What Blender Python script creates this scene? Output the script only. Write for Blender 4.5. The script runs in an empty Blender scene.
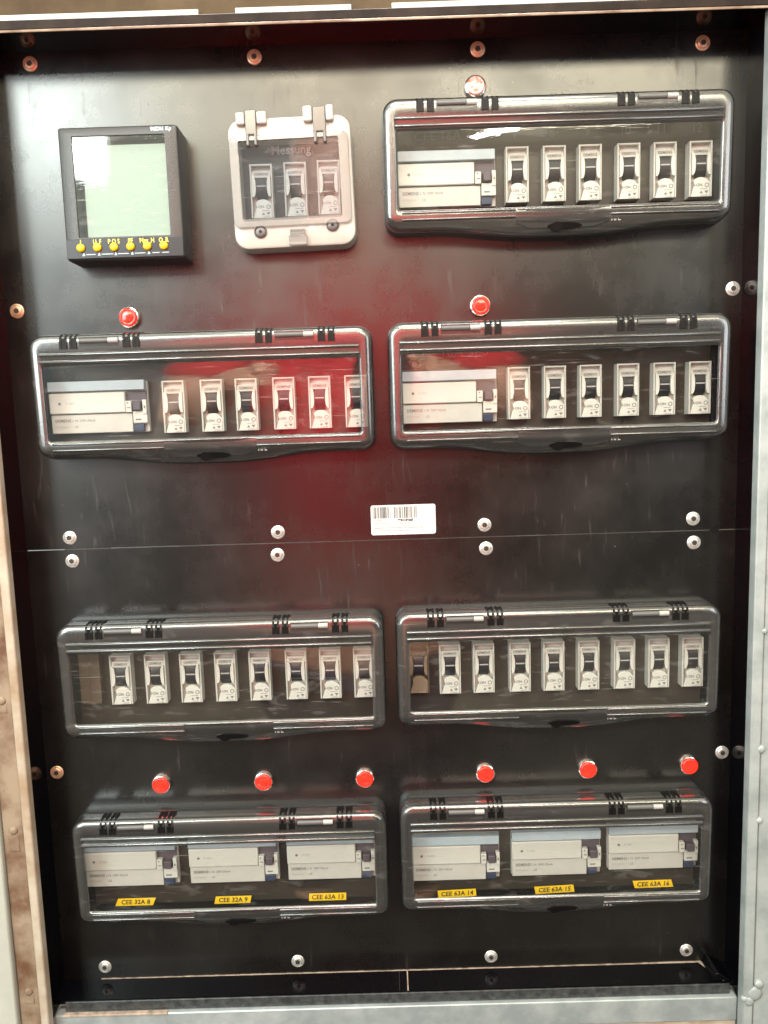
import bpy, math, random
from mathutils import Vector, Matrix
random.seed(7)
S = 0.0012                      # one drawing unit = 1.2 mm
sc = bpy.context.scene
COL = sc.collection

# ---------------------------------------------------------------- camera
cam_d = bpy.data.cameras.new("camera")
cam = bpy.data.objects.new("camera", cam_d); COL.objects.link(cam)
R = [(1.0, -0.0, -0.0309), (0.0306, 0.122, 0.992), (-0.0037, 0.9925, -0.122)]
pan, tilt, roll = -0.0037, -0.1223, -0.0309
fwd = Vector((math.sin(pan)*math.cos(tilt), math.cos(pan)*math.cos(tilt), math.sin(tilt)))
rt = Vector((math.cos(pan), -math.sin(pan), 0)); up = rt.cross(fwd)
r2 = rt*math.cos(roll) + up*math.sin(roll); u2 = -rt*math.sin(roll) + up*math.cos(roll)
m = Matrix(((r2.x, u2.x, -fwd.x, 4.4245*S), (r2.y, u2.y, -fwd.y, -548.786*S), (r2.z, u2.z, -fwd.z, 87.743*S), (0, 0, 0, 1)))
cam.matrix_world = m
cam_d.sensor_fit = 'VERTICAL'; cam_d.sensor_height = 24.0; cam_d.lens = 769.0/1024.0*24.0
cam_d.clip_start = 0.01; cam_d.clip_end = 100
sc.camera = cam
sc.render.resolution_x = 768; sc.render.resolution_y = 1024

# ---------------------------------------------------------------- world and lamps
WC = dict(ceil=(1.5, 1.35, 0.95), left=(1.1, 1.3, 1.25), low=(0.36, 0.32, 0.25), base=(0.03, 0.027, 0.024))
w = bpy.data.worlds.new("World"); sc.world = w; w.use_nodes = True
nt = w.node_tree; bg = nt.nodes["Background"]
tc = nt.nodes.new("ShaderNodeTexCoord"); sp = nt.nodes.new("ShaderNodeSeparateXYZ")
nt.links.new(tc.outputs["Generated"], sp.inputs[0])
def wmap(sock, a, b, lo=0.0, hi=1.0):
    r = nt.nodes.new("ShaderNodeMapRange"); r.interpolation_type = 'SMOOTHSTEP'
    for k, v in zip((1, 2, 3, 4), (a, b, lo, hi)): r.inputs[k].default_value = v
    nt.links.new(sock, r.inputs[0]); return r.outputs[0]
def wmul(a, b):
    q = nt.nodes.new("ShaderNodeMath"); q.operation = 'MULTIPLY'
    nt.links.new(a, q.inputs[0])
    if isinstance(b, float): q.inputs[1].default_value = b
    else: nt.links.new(b, q.inputs[1])
    return q.outputs[0]
def wcol(f, c):
    q = nt.nodes.new("ShaderNodeVectorMath"); q.operation = 'SCALE'; q.inputs[0].default_value = c; nt.links.new(f, q.inputs[3]); return q.outputs[0]
def wadd(a, b):
    q = nt.nodes.new("ShaderNodeVectorMath"); q.operation = 'ADD'; nt.links.new(a, q.inputs[0]); nt.links.new(b, q.inputs[1]); return q.outputs[0]
wn = nt.nodes.new("ShaderNodeTexNoise"); wn.inputs["Scale"].default_value = 4.0; wn.inputs["Detail"].default_value = 3
nt.links.new(tc.outputs["Generated"], wn.inputs[0])
blot = wmap(wn.outputs[0], 0.35, 0.65, 0.55, 1.25)
ceil = wmul(wmap(sp.outputs[2], 0.10, 0.42), blot)               # lit ceiling
left = wmul(wmul(wmap(sp.outputs[0], -0.02, -0.42), wmap(sp.outputs[2], -0.32, 0.25)), blot)   # bright wall with windows to the left
low = wmul(wmul(wmap(sp.outputs[2], -0.04, -0.36), wmap(sp.outputs[2], -0.48, -0.62, 1.0, 0.25)), blot)                 # brown floor
base = wmap(sp.outputs[2], -1, 1, 1.0, 1.0)
tot = wadd(wadd(wcol(ceil, WC['ceil']), wcol(left, WC['left'])), wadd(wcol(low, WC['low']), wcol(base, WC['base'])))
nt.links.new(tot, bg.inputs[0]); bg.inputs[1].default_value = 1.0

def lamp(name, loc, target, sx, sy, power, color, spin=0):
    d = bpy.data.lights.new(name, 'AREA'); d.shape = 'RECTANGLE'; d.size = sx*S; d.size_y = sy*S
    d.energy = power; d.color = color
    o = bpy.data.objects.new(name, d); COL.objects.link(o)
    o.location = Vector(loc)*S
    q = (Vector(target)-Vector(loc)).to_track_quat('-Z', 'Y')
    o.rotation_euler = (q.to_matrix() @ Matrix.Rotation(spin, 3, 'Z')).to_euler()
    return o
lamp("work_lamp", (-724, -1500, 754), (-100, 0, 100), 60, 52, 3.0, (0.93, 1.0, 0.97))
lamp("left_ceiling_lamp", (-985, -1500, 985), (-100, 0, 150), 640, 470, 27, (0.88, 0.98, 0.93))
lamp("far_ceiling_lamp", (190, -1500, 955), (190, 0, 240), 1600, 250, 34, (1.0, 0.90, 0.66))
lamp("window_lamp", (-1330, -1500, 500), (-100, 0, -50), 600, 1000, 34, (0.92, 1.0, 0.97))
lamp("added_right_fill", (1420, -1500, 400), (60, 0, -100), 600, 900, 14, (0.94, 0.98, 1.0))  # added fill from the right, set outside the mirrored zone, for the breakers
lamp("tube_lamp", (300, -1480, 786), (87, 0, 265), 140, 11, 1.3, (1.0, 0.98, 0.9), math.radians(32))
lamp("ceiling_lamp", (60, -720, 1050), (0, 0, -60), 620, 300, 18, (1.0, 1.0, 0.96))
lamp("added_shirt_fill", (-40, 60, 570), (-60, -790, 60), 500, 120, 85, (1.0, 0.93, 0.92))  # added fill aimed at the person so the red shirt reflects brightly

sc.view_settings.view_transform = 'Standard'; sc.view_settings.look = 'None'
sc.view_settings.exposure = 0; sc.view_settings.gamma = 1
try:
    sc.cycles.transparent_max_bounces = 24; sc.cycles.max_bounces = 10
except Exception: pass

# ---------------------------------------------------------------- materials
def new_mat(name):
    m = bpy.data.materials.new(name); m.use_nodes = True
    return m, m.node_tree, m.node_tree.nodes["Principled BSDF"]
def pbr(name, col, rough=0.5, metal=0.0, spec=0.5, emit=None, es=0, vary=0.0, vscale=60, bump=0.0, bscale=300, rvary=0.0, col2=None, stretch=(1,1,1), coat=0):
    m, t, b = new_mat(name)
    b.inputs["Base Color"].default_value = (*col, 1); b.inputs["Roughness"].default_value = rough
    b.inputs["Metallic"].default_value = metal; b.inputs["Specular IOR Level"].default_value = spec
    if coat: b.inputs["Coat Weight"].default_value = coat; b.inputs["Coat Roughness"].default_value = 0.05
    if emit: b.inputs["Emission Color"].default_value = (*emit, 1); b.inputs["Emission Strength"].default_value = es
    tcn = t.nodes.new("ShaderNodeTexCoord"); mp = t.nodes.new("ShaderNodeMapping"); mp.inputs["Scale"].default_value = stretch
    t.links.new(tcn.outputs["Object"], mp.inputs[0])
    if vary or rvary:
        n = t.nodes.new("ShaderNodeTexNoise"); n.inputs["Scale"].default_value = vscale; n.inputs["Detail"].default_value = 6; n.inputs["Roughness"].default_value = 0.6
        t.links.new(mp.outputs[0], n.inputs[0])
        if vary:
            mx = t.nodes.new("ShaderNodeMix"); mx.data_type = 'RGBA'
            ramp = t.nodes.new("ShaderNodeValToRGB"); ramp.color_ramp.elements[0].position = 0.38; ramp.color_ramp.elements[1].position = 0.68
            t.links.new(n.outputs[0], ramp.inputs[0])
            mx.inputs[6].default_value = (*col, 1)
            c2 = col2 or tuple(c*(1-vary) for c in col); mx.inputs[7].default_value = (*c2, 1)
            t.links.new(ramp.outputs[0], mx.inputs[0]); t.links.new(mx.outputs[2], b.inputs["Base Color"])
        if rvary:
            r = t.nodes.new("ShaderNodeMapRange"); r.inputs[1].default_value = 0.3; r.inputs[2].default_value = 0.7
            r.inputs[3].default_value = max(0.01, rough-rvary); r.inputs[4].default_value = rough+rvary
            t.links.new(n.outputs[0], r.inputs[0]); t.links.new(r.outputs[0], b.inputs["Roughness"])
    if bump:
        n2 = t.nodes.new("ShaderNodeTexNoise"); n2.inputs["Scale"].default_value = bscale; n2.inputs["Detail"].default_value = 4
        t.links.new(mp.outputs[0], n2.inputs[0])
        bp = t.nodes.new("ShaderNodeBump"); bp.inputs["Strength"].default_value = bump; bp.inputs["Distance"].default_value = 0.001
        t.links.new(n2.outputs[0], bp.inputs["Height"]); t.links.new(bp.outputs[0], b.inputs["Normal"])
    return m
def clear(name, tint, gloss_rough=0.03, ior=1.5, haze=0.0, haze_col=(0.3,0.3,0.3), hrough=0.3, boost=1.0, scratch=True):
    m = bpy.data.materials.new(name); m.use_nodes = True; t = m.node_tree; t.nodes.clear()
    out = t.nodes.new("ShaderNodeOutputMaterial"); tr = t.nodes.new("ShaderNodeBsdfTransparent"); tr.inputs[0].default_value = (*tint, 1)
    gl = t.nodes.new("ShaderNodeBsdfGlossy"); gl.inputs["Roughness"].default_value = gloss_rough
    fr = t.nodes.new("ShaderNodeFresnel")      # same reflectance from both sides of the thin sheet
    ge = t.nodes.new("ShaderNodeNewGeometry"); im = t.nodes.new("ShaderNodeMapRange"); im.inputs[3].default_value = ior; im.inputs[4].default_value = 1/ior
    t.links.new(ge.outputs["Backfacing"], im.inputs[0]); t.links.new(im.outputs[0], fr.inputs[0])
    mu = t.nodes.new("ShaderNodeMath"); mu.operation = 'MULTIPLY'; mu.use_clamp = True; mu.inputs[1].default_value = boost
    t.links.new(fr.outputs[0], mu.inputs[0])
    base = tr.outputs[0]
    if haze:
        pb = t.nodes.new("ShaderNodeBsdfPrincipled"); pb.inputs["Base Color"].default_value = (*haze_col, 1); pb.inputs["Roughness"].default_value = hrough
        mh = t.nodes.new("ShaderNodeMixShader"); mh.inputs[0].default_value = haze
        t.links.new(tr.outputs[0], mh.inputs[1]); t.links.new(pb.outputs[0], mh.inputs[2]); base = mh.outputs[0]
    if scratch:
        tcn = t.nodes.new("ShaderNodeTexCoord"); mp = t.nodes.new("ShaderNodeMapping"); mp.inputs["Rotation"].default_value = (0, 0.5, 0); mp.inputs["Scale"].default_value = (6, 6, 90)
        n = t.nodes.new("ShaderNodeTexNoise"); n.inputs["Scale"].default_value = 14; n.inputs["Detail"].default_value = 3
        t.links.new(tcn.outputs["Object"], mp.inputs[0]); t.links.new(mp.outputs[0], n.inputs[0])
        bp = t.nodes.new("ShaderNodeBump"); bp.inputs["Strength"].default_value = 0.025; bp.inputs["Distance"].default_value = 0.0004
        t.links.new(n.outputs[0], bp.inputs["Height"]); t.links.new(bp.outputs[0], gl.inputs["Normal"])
        # fine scratches and wiping marks in the plastic
        fac = None
        for rot_, sc_, th in ((0.45, (5, 5, 150), 0.66), (-1.0, (4, 4, 170), 0.68), (0.1, (9, 9, 26), 0.60)):
            m2 = t.nodes.new("ShaderNodeMapping"); m2.inputs["Rotation"].default_value = (0, rot_, 0); m2.inputs["Scale"].default_value = sc_
            n2 = t.nodes.new("ShaderNodeTexNoise"); n2.inputs["Scale"].default_value = 6; n2.inputs["Detail"].default_value = 4; n2.inputs["Distortion"].default_value = 0.3
            r2_ = t.nodes.new("ShaderNodeMapRange"); r2_.inputs[1].default_value = th; r2_.inputs[2].default_value = th+0.08; r2_.inputs[4].default_value = 0.20 if sc_[2] > 100 else 0.05
            oi = t.nodes.new("ShaderNodeObjectInfo"); av = t.nodes.new("ShaderNodeVectorMath"); av.operation = 'ADD'
            t.links.new(tcn.outputs["Object"], av.inputs[0]); t.links.new(oi.outputs["Location"], av.inputs[1])
            t.links.new(av.outputs[0], m2.inputs[0]); t.links.new(m2.outputs[0], n2.inputs[0]); t.links.new(n2.outputs[0], r2_.inputs[0])
            if fac is None: fac = r2_.outputs[0]
            else:
                ad = t.nodes.new("ShaderNodeMath"); ad.operation = 'MAXIMUM'; t.links.new(fac, ad.inputs[0]); t.links.new(r2_.outputs[0], ad.inputs[1]); fac = ad.outputs[0]
        df = t.nodes.new("ShaderNodeBsdfDiffuse"); df.inputs[0].default_value = (0.6, 0.6, 0.58, 1)
        ms = t.nodes.new("ShaderNodeMixShader"); t.links.new(fac, ms.inputs[0]); t.links.new(base, ms.inputs[1]); t.links.new(df.outputs[0], ms.inputs[2]); base = ms.outputs[0]
    mx = t.nodes.new("ShaderNodeMixShader")
    t.links.new(mu.outputs[0], mx.inputs[0]); t.links.new(base, mx.inputs[1]); t.links.new(gl.outputs[0], mx.inputs[2]); t.links.new(mx.outputs[0], out.inputs[0])
    return m

def panel_material():
    m, t, b = new_mat("black lacquered panel")
    L = t.links.new
    tcn = t.nodes.new("ShaderNodeTexCoord")
    n1 = t.nodes.new("ShaderNodeTexNoise"); n1.inputs["Scale"].default_value = 9; n1.inputs["Detail"].default_value = 8; n1.inputs["Roughness"].default_value = 0.65
    L(tcn.outputs["Object"], n1.inputs[0])
    mp = t.nodes.new("ShaderNodeMapping"); mp.inputs["Rotation"].default_value = (0, 0.35, 0); mp.inputs["Scale"].default_value = (60, 1, 6)
    n2 = t.nodes.new("ShaderNodeTexNoise"); n2.inputs["Scale"].default_value = 4; n2.inputs["Detail"].default_value = 5; n2.inputs["Distortion"].default_value = 0.6
    L(tcn.outputs["Object"], mp.inputs[0]); L(mp.outputs[0], n2.inputs[0])
    mp3 = t.nodes.new("ShaderNodeMapping"); mp3.inputs["Rotation"].default_value = (0, -1.1, 0); mp3.inputs["Scale"].default_value = (90, 1, 5)
    n3 = t.nodes.new("ShaderNodeTexNoise"); n3.inputs["Scale"].default_value = 5; n3.inputs["Detail"].default_value = 3; n3.inputs["Distortion"].default_value = 0.4
    L(tcn.outputs["Object"], mp3.inputs[0]); L(mp3.outputs[0], n3.inputs[0])
    def ramp(src, a, bb):
        r = t.nodes.new("ShaderNodeMapRange"); r.inputs[1].default_value = a; r.inputs[2].default_value = bb; L(src, r.inputs[0]); return r.outputs[0]
    def math_(op, a, bb):
        q = t.nodes.new("ShaderNodeMath"); q.operation = op
        for i, v in enumerate((a, bb)):
            if isinstance(v, (int, float)): q.inputs[i].default_value = v
            else: L(v, q.inputs[i])
        return q.outputs[0]
    scr = math_('MAXIMUM', ramp(n2.outputs[0], 0.62, 0.72), ramp(n3.outputs[0], 0.66, 0.74))
    cloud = ramp(n1.outputs[0], 0.42, 0.72)
    scr = math_('MULTIPLY', scr, cloud)
    # dust specks
    v = t.nodes.new("ShaderNodeTexVoronoi"); v.inputs["Scale"].default_value = 75; L(tcn.outputs["Object"], v.inputs[0])
    spk = ramp(v.outputs["Distance"], 0.055, 0.03)
    spk = math_('MULTIPLY', spk, ramp(n1.outputs[0], 0.5, 0.56))
    dust = math_('ADD', math_('MULTIPLY', cloud, 0.018), math_('ADD', math_('MULTIPLY', scr, 0.035), math_('MULTIPLY', spk, 0.25)))
    mx = t.nodes.new("ShaderNodeMix"); mx.data_type = 'RGBA'; L(dust, mx.inputs[0])
    mx.inputs[6].default_value = (0.003, 0.0029, 0.0027, 1); mx.inputs[7].default_value = (0.30, 0.28, 0.26, 1)
    L(mx.outputs[2], b.inputs["Base Color"])
    ro = math_('ADD', math_('MULTIPLY', cloud, 0.12), 0.25); ro = math_('ADD', ro, math_('MULTIPLY', scr, 0.25))
    L(ro, b.inputs["Roughness"]); b.inputs["Specular IOR Level"].default_value = 0.8
    bp = t.nodes.new("ShaderNodeBump"); bp.inputs["Strength"].default_value = 0.12; bp.inputs["Distance"].default_value = 0.0006
    L(math_('ADD', n1.outputs[0], math_('MULTIPLY', scr, 0.15)), bp.inputs["Height"]); L(bp.outputs[0], b.inputs["Normal"])
    return m
M = {}
M['panel'] = panel_material()
M['liner'] = pbr("glossy black liner", (0.002, 0.002, 0.003), 0.14, spec=0.10, rvary=0.06, vscale=40, bump=0.03, bscale=60)
M['liner_edge'] = pbr("scuffed black edge", (0.022, 0.024, 0.026), 0.4, vary=0.5, vscale=140, col2=(0.06, 0.065, 0.065), bump=0.3)
M['sealant'] = pbr("dried sealant", (0.42, 0.33, 0.26), 0.6, vary=0.6, vscale=120)
M['galv'] = pbr("galvanised steel", (0.30, 0.34, 0.35), 0.42, metal=0.35, vary=0.35, vscale=45, col2=(0.42, 0.46, 0.46), bump=0.25, bscale=90, rvary=0.12)
M['rail'] = pbr("pale galvanised rail", (0.36, 0.40, 0.40), 0.45, metal=0.15, vary=0.4, vscale=42, col2=(0.24, 0.28, 0.28), bump=0.25, bscale=80)
M['cream_lip'] = pbr("cream painted lip", (0.42, 0.37, 0.30), 0.45, vary=0.3, vscale=30, col2=(0.28, 0.20, 0.13))
M['rust'] = pbr("rust stained steel", (0.26, 0.20, 0.14), 0.6, vary=0.5, vscale=34, col2=(0.10, 0.045, 0.02), bump=0.4, bscale=70)
M['door'] = pbr("off white paint", (0.40, 0.41, 0.36), 0.5, vary=0.15, vscale=18)
M['darksteel'] = pbr("dark brown steel", (0.012, 0.008, 0.007), 0.5, vary=0.4, vscale=40, col2=(0.03, 0.02, 0.015), bump=0.2, spec=0.1)
M['gasket'] = pbr("pale gasket", (0.40, 0.43, 0.40), 0.5, vary=0.12, vscale=60)
M['topboard'] = pbr("brown weathered board", (0.085, 0.06, 0.033), 0.7, vary=0.4, vscale=22, col2=(0.05, 0.033, 0.018), bump=0.2, spec=0.15)
M['cover'] = clear("smoked cover plastic", (0.50, 0.50, 0.49), 0.22, 1.6, haze=0.36, haze_col=(0.06, 0.06, 0.06), hrough=0.25, boost=2.8)
M['ridge'] = clear("moulded ridge plastic", (0.40, 0.40, 0.40), 0.14, 1.6, haze=0.5, haze_col=(0.07, 0.07, 0.07), hrough=0.2, boost=2.2, scratch=False)
M['pane'] = clear("clear window plastic", (0.92, 0.92, 0.91), 0.018, 1.5, boost=2.6)
M['base'] = clear("smoked base plastic", (0.30, 0.31, 0.31), 0.2, 1.5, haze=0.55, haze_col=(0.035, 0.037, 0.038), hrough=0.28, boost=1.3, scratch=False)
M['inner'] = pbr("dark inner plate", (0.042, 0.036, 0.029), 0.35, rvary=0.1, vscale=40)
M['blackp'] = pbr("black plastic", (0.003, 0.003, 0.003), 0.5, spec=0.25)
M['pin'] = pbr("hinge pin grey", (0.10, 0.10, 0.098), 0.4)
M['pinend'] = pbr("hinge pin light tip", (0.36, 0.35, 0.33), 0.35)
M['white'] = pbr("breaker white", (0.50, 0.505, 0.465), 0.42, vary=0.08, vscale=80)
M['whiteface'] = pbr("breaker face white", (0.56, 0.575, 0.53), 0.4)  # slightly lighter than the breaker body
M['recess'] = pbr("breaker recess grey", (0.50, 0.49, 0.46), 0.5)
M['tan'] = pbr("painted brown reflection", (0.085, 0.062, 0.04), 0.5)  # brown reflection at the window's left end, put into the colour
M['tanface'] = pbr("painted brown reflection face", (0.20, 0.145, 0.09), 0.5)  # paler face tone of the same painted reflection
M['toggle'] = pbr("toggle black", (0.015, 0.015, 0.018), 0.5)
M['print'] = pbr("grey print", (0.16, 0.16, 0.16), 0.6)
M['printl'] = pbr("light grey print", (0.36, 0.36, 0.35), 0.6)
M['strip'] = pbr("label strip", (0.42, 0.52, 0.58), 0.25, vary=0.1, vscale=60)
M['violet'] = pbr("dark violet grey plastic", (0.085, 0.07, 0.085), 0.45)
M['blue'] = pbr("dark blue plastic", (0.03, 0.045, 0.09), 0.4)
M['etch'] = pbr("engraved lettering", (0.11, 0.11, 0.10), 0.6)
M['screw'] = pbr("zinc screw head", (0.62, 0.61, 0.58), 0.34, metal=0.7, rvary=0.1, vscale=300, bump=0.3, bscale=500)
M['screwrefl'] = pbr("screw head with painted brown reflection", (0.62, 0.40, 0.26), 0.35, metal=0.6, rvary=0.1, vscale=300, bump=0.3, bscale=500)  # brown reflection on the zinc heads, put into the colour
M['socket'] = pbr("screw socket", (0.05, 0.045, 0.04), 0.45, metal=0.5)
M['chrome'] = pbr("chrome bezel", (0.78, 0.74, 0.70), 0.16, metal=1.0)
M['redlens'] = pbr("red lamp lens", (0.85, 0.015, 0.01), 0.18, emit=(1.0, 0.03, 0.01), es=0.8, coat=0.2)
M['glarelens'] = pbr("lens with painted highlight", (0.78, 0.55, 0.50), 0.12, vary=0.9, vscale=260, col2=(0.75, 0.05, 0.03), coat=0.6)  # overexposed highlight on the lens, put into the colour
M['meter'] = pbr("meter housing", (0.028, 0.029, 0.030), 0.4, bump=0.35, bscale=900, spec=0.6)
M['meterstrip'] = pbr("meter key strip", (0.006, 0.007, 0.011), 0.3)
M['lcd'] = pbr("greenish display", (0.26, 0.34, 0.28), 0.5, spec=0.2, emit=(0.70, 0.88, 0.74), es=0.60)
M['yellow'] = pbr("yellow key", (0.85, 0.50, 0.01), 0.35)
M['yelprint'] = pbr("yellow print", (0.75, 0.62, 0.08), 0.5)
M['cream'] = pbr("cream housing", (0.46, 0.44, 0.40), 0.4, vary=0.12, vscale=40, bump=0.06, bscale=400)
M['clip'] = clear("grey hinge clip plastic", (0.45, 0.45, 0.45), 0.15, 1.5, haze=0.65, haze_col=(0.15, 0.145, 0.145), boost=1.5, scratch=False)
M['flap'] = clear("clear flap plastic", (0.80, 0.80, 0.80), 0.06, 1.5, haze=0.4, haze_col=(0.30, 0.30, 0.295), boost=1.2)
M['flapwin'] = clear("clear flap window", (0.82, 0.83, 0.85), 0.02, 1.5, haze=0.02, haze_col=(0.5, 0.52, 0.56), boost=1.2)
M['slate'] = pbr("dark slate plate", (0.040, 0.050, 0.058), 0.4, vary=0.4, vscale=50, col2=(0.02, 0.024, 0.03))
M['sticker'] = pbr("white sticker", (0.52, 0.52, 0.52), 0.6)
M['ink'] = pbr("black ink", (0.03, 0.03, 0.03), 0.6)
M['label'] = pbr("yellow label tape", (0.95, 0.62, 0.02), 0.4)
M['seam'] = pbr("pale scuffed seam", (0.06, 0.05, 0.045), 0.5, vary=0.8, vscale=60, col2=(0.03,0.03,0.03))
M['red'] = pbr("red shirt cloth", (0.66, 0.008, 0.02), 0.8, vary=0.25, vscale=12)
M['navy'] = pbr("dark navy cloth", (0.02, 0.022, 0.05), 0.8, vary=0.3, vscale=12)
M['skin'] = pbr("skin", (0.55, 0.30, 0.19), 0.5)
M['hair'] = pbr("dark hair", (0.03, 0.02, 0.015), 0.6)
M['phone'] = pbr("phone black", (0.01, 0.01, 0.012), 0.2)

# ---------------------------------------------------------------- mesh helpers
class MB:
    def __init__(s): s.v = []; s.f = []
    def add(s, vs, fs):
        n = len(s.v); s.v += [tuple(p) for p in vs]; s.f += [tuple(i+n for i in f) for f in fs]; return s
    def box(s, x0, x1, d0, d1, z0, z1):      # d = depth out of the panel, towards the viewer (-Y)
        vs = [(x, -d, z) for d in (d0, d1) for x, z in ((x0, z0), (x1, z0), (x1, z1), (x0, z1))]
        return s.add(vs, [(3,2,1,0)[::-1], (4,5,6,7)[::-1], (0,1,5,4), (1,2,6,5), (2,3,7,6), (3,0,4,7)])
    def prism(s, pts, d0, d1):
        n = len(pts); vs = [(x, -d0, z) for x, z in pts] + [(x, -d1, z) for x, z in pts]
        return s.add(vs, [tuple(range(n))[::-1], tuple(range(n, 2*n))] + [(i, (i+1) % n, n+(i+1) % n, n+i) for i in range(n)])
    def lathe(s, prof, cx=0, cz=0, n=28):     # prof: (radius, depth) list from back to front
        vs = []; fs = []
        for r, d in prof:
            for k in range(n):
                a = 2*math.pi*k/n; vs.append((cx+r*math.cos(a), -d, cz+r*math.sin(a)))
        for j in range(len(prof)-1):
            for k in range(n): fs.append((j*n+k, j*n+(k+1) % n, (j+1)*n+(k+1) % n, (j+1)*n+k))
        fs.append(tuple(range((len(prof)-1)*n, len(prof)*n)))
        return s.add(vs, fs)
    def tubex(s, x0, x1, d, z, r, n=12, cap=True):
        vs = [(x, -d+r*math.cos(2*math.pi*k/n), z+r*math.sin(2*math.pi*k/n)) for x in (x0, x1) for k in range(n)]
        fs = [(k, (k+1) % n, n+(k+1) % n, n+k) for k in range(n)]
        if cap: fs += [tuple(range(n)), tuple(range(n, 2*n))]
        return s.add(vs, fs)
    def rings(s, rings, cap=True):
        n = len(rings[0]); vs = [p for r in rings for p in r]; fs = []
        for j in range(len(rings)-1):
            for k in range(n): fs.append((j*n+k, j*n+(k+1) % n, (j+1)*n+(k+1) % n, (j+1)*n+k))
        if cap: fs.append(tuple(range((len(rings)-1)*n, len(rings)*n)))
        return s.add(vs, fs)
    def build(s, name, mat, parent=None, bevel=0, smooth=False, seg=2):
        me = bpy.data.meshes.new(name); me.from_pydata([(a*S, b*S, c*S) for a, b, c in s.v], [], s.f); me.update()
        import bmesh
        bm = bmesh.new(); bm.from_mesh(me); bmesh.ops.recalc_face_normals(bm, faces=bm.faces); bm.to_mesh(me); bm.free()
        me.materials.append(mat)
        o = bpy.data.objects.new(name, me); COL.objects.link(o)
        if parent: o.parent = parent
        if bevel:
            b = o.modifiers.new("bevel", 'BEVEL'); b.width = bevel*S; b.segments = seg; b.limit_method = 'ANGLE'; b.angle_limit = math.radians(40)
        if smooth or bevel:
            me.shade_smooth()
            if not smooth or smooth == 'auto':
                try: me.set_sharp_from_angle(angle=math.radians(38))
                except Exception: pass
        return o
def tag(o, label=None, cat=None, group=None, kind=None):
    if label: o["label"] = label
    if cat: o["category"] = cat
    if group: o["group"] = group
    if kind: o["kind"] = kind
    return o
def empty(name, loc, label=None, cat=None, group=None):
    o = bpy.data.objects.new(name, None); COL.objects.link(o); o.empty_display_size = 0.01
    o.location = (loc[0]*S, -loc[1]*S, loc[2]*S)          # loc = (x, depth, z)
    return tag(o, label, cat, group)
def copy_tree(o, parent=None):
    c = o.copy(); COL.objects.link(c); c.parent = parent
    for ch in [k for k in bpy.data.objects if k.parent == o]: copy_tree(ch, c)
    return c
def rrect(x0, x1, z0, z1, r, d, k=6, m=10, bulge=0.0, bw=0.62):
    pts = []
    cs = [(x1-r, z0+r, -90), (x1-r, z1-r, 0), (x0+r, z1-r, 90), (x0+r, z0+r, 180)]
    def bz(x, z):
        if bulge and z < (z0+z1)/2:
            t = abs((x-(x0+x1)/2)/((x1-x0)/2))
            g = 1.0 if t < 0.12 else 0.5*(1+math.cos(math.pi*min(1, (t-0.12)/(bw))))
            return z-bulge*g
        return z
    for ci, (cx, cz, a0) in enumerate(cs):
        for j in range(k+1):
            a = math.radians(a0+90*j/k); pts.append((cx+r*math.cos(a), cz+r*math.sin(a)))
        nx = cs[(ci+1) % 4]; a = math.radians(a0+90)
        p0 = (cx+r*math.cos(a), cz+r*math.sin(a)); a1 = math.radians(nx[2]); p1 = (nx[0]+r*math.cos(a1), nx[1]+r*math.sin(a1))
        mm = m*3 if ci in (1, 3) else m
        for j in range(1, mm): pts.append((p0[0]+(p1[0]-p0[0])*j/mm, p0[1]+(p1[1]-p0[1])*j/mm))
    return [(x, -d, bz(x, z)) for x, z in pts]
_tx = {}
def text(txt, name, x, z, d, size, mat, parent, align='CENTER', thick=0.05, slant=0.0, sx=1.0, bold=0.0, rot=0.0):
    key = (txt, size, align, sx, bold, slant)
    if key not in _tx:
        c = bpy.data.curves.new(name, 'FONT'); c.body = txt; c.size = size*S; c.align_x = align; c.align_y = 'CENTER'
        c.extrude = thick*S; c.shear = slant; c.offset = bold*S; c.resolution_u = 2
        t = bpy.data.objects.new("tmp", c); COL.objects.link(t)
        dg = bpy.context.evaluated_depsgraph_get(); me = bpy.data.meshes.new_from_object(t.evaluated_get(dg))
        bpy.data.objects.remove(t); bpy.data.curves.remove(c)
        me.transform(Matrix.Rotation(math.pi/2, 4, 'X') @ Matrix.Diagonal((sx, 1, 1, 1))); me.name = name
        me.materials.clear(); me.materials.append(mat); _tx[key] = me
    me = _tx[key]
    if me.materials[0] != mat: me = me.copy(); me.materials[0] = mat
    o = bpy.data.objects.new(name, me); COL.objects.link(o); o.location = (x*S, -d*S, z*S); o.rotation_euler[1] = rot
    if parent: o.parent = parent
    return o

# ---------------------------------------------------------------- the cabinet
XL, XR, ZB, ZT = -257, 255.5, -338, 337.6
cab = empty("steel_cabinet", (0, 0, 0), "black lined steel cabinet recess with galvanised and rusty frame around all the breaker boxes", "cabinet")
WD = 26
def slant(name, pts, ax, a0, a1):
    q = MB(); n = len(pts); vs = []
    for a in (a0, a1):
        for d, v in pts: vs.append((v, -d, a) if ax == 'z' else (a, -d, v))
    return q.add(vs, [tuple(range(n))[::-1], tuple(range(n, 2*n))]+[(i, (i+1) % n, n+(i+1) % n, n+i) for i in range(n)]).build(name, M['liner'], cab)
slant("side_wall", [(-2, XL), (34, XL+3), (34, XL), (-2, XL-4)], 'z', ZB-10, ZT)
slant("side_wall", [(-2, XR), (34, XR-1.9), (34, XR+1), (-2, XR+4)], 'z', ZB-10, ZT)
slant("top_wall", [(-2, ZT), (34, ZT-3.5), (34, ZT-1), (-2, ZT+3)], 'x', XL-6, XR+6)
bw_ = MB().box(XL-3, XR+3, -2, 22, ZB-3, ZB).build("bottom_wall", M['liner'], cab)
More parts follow.
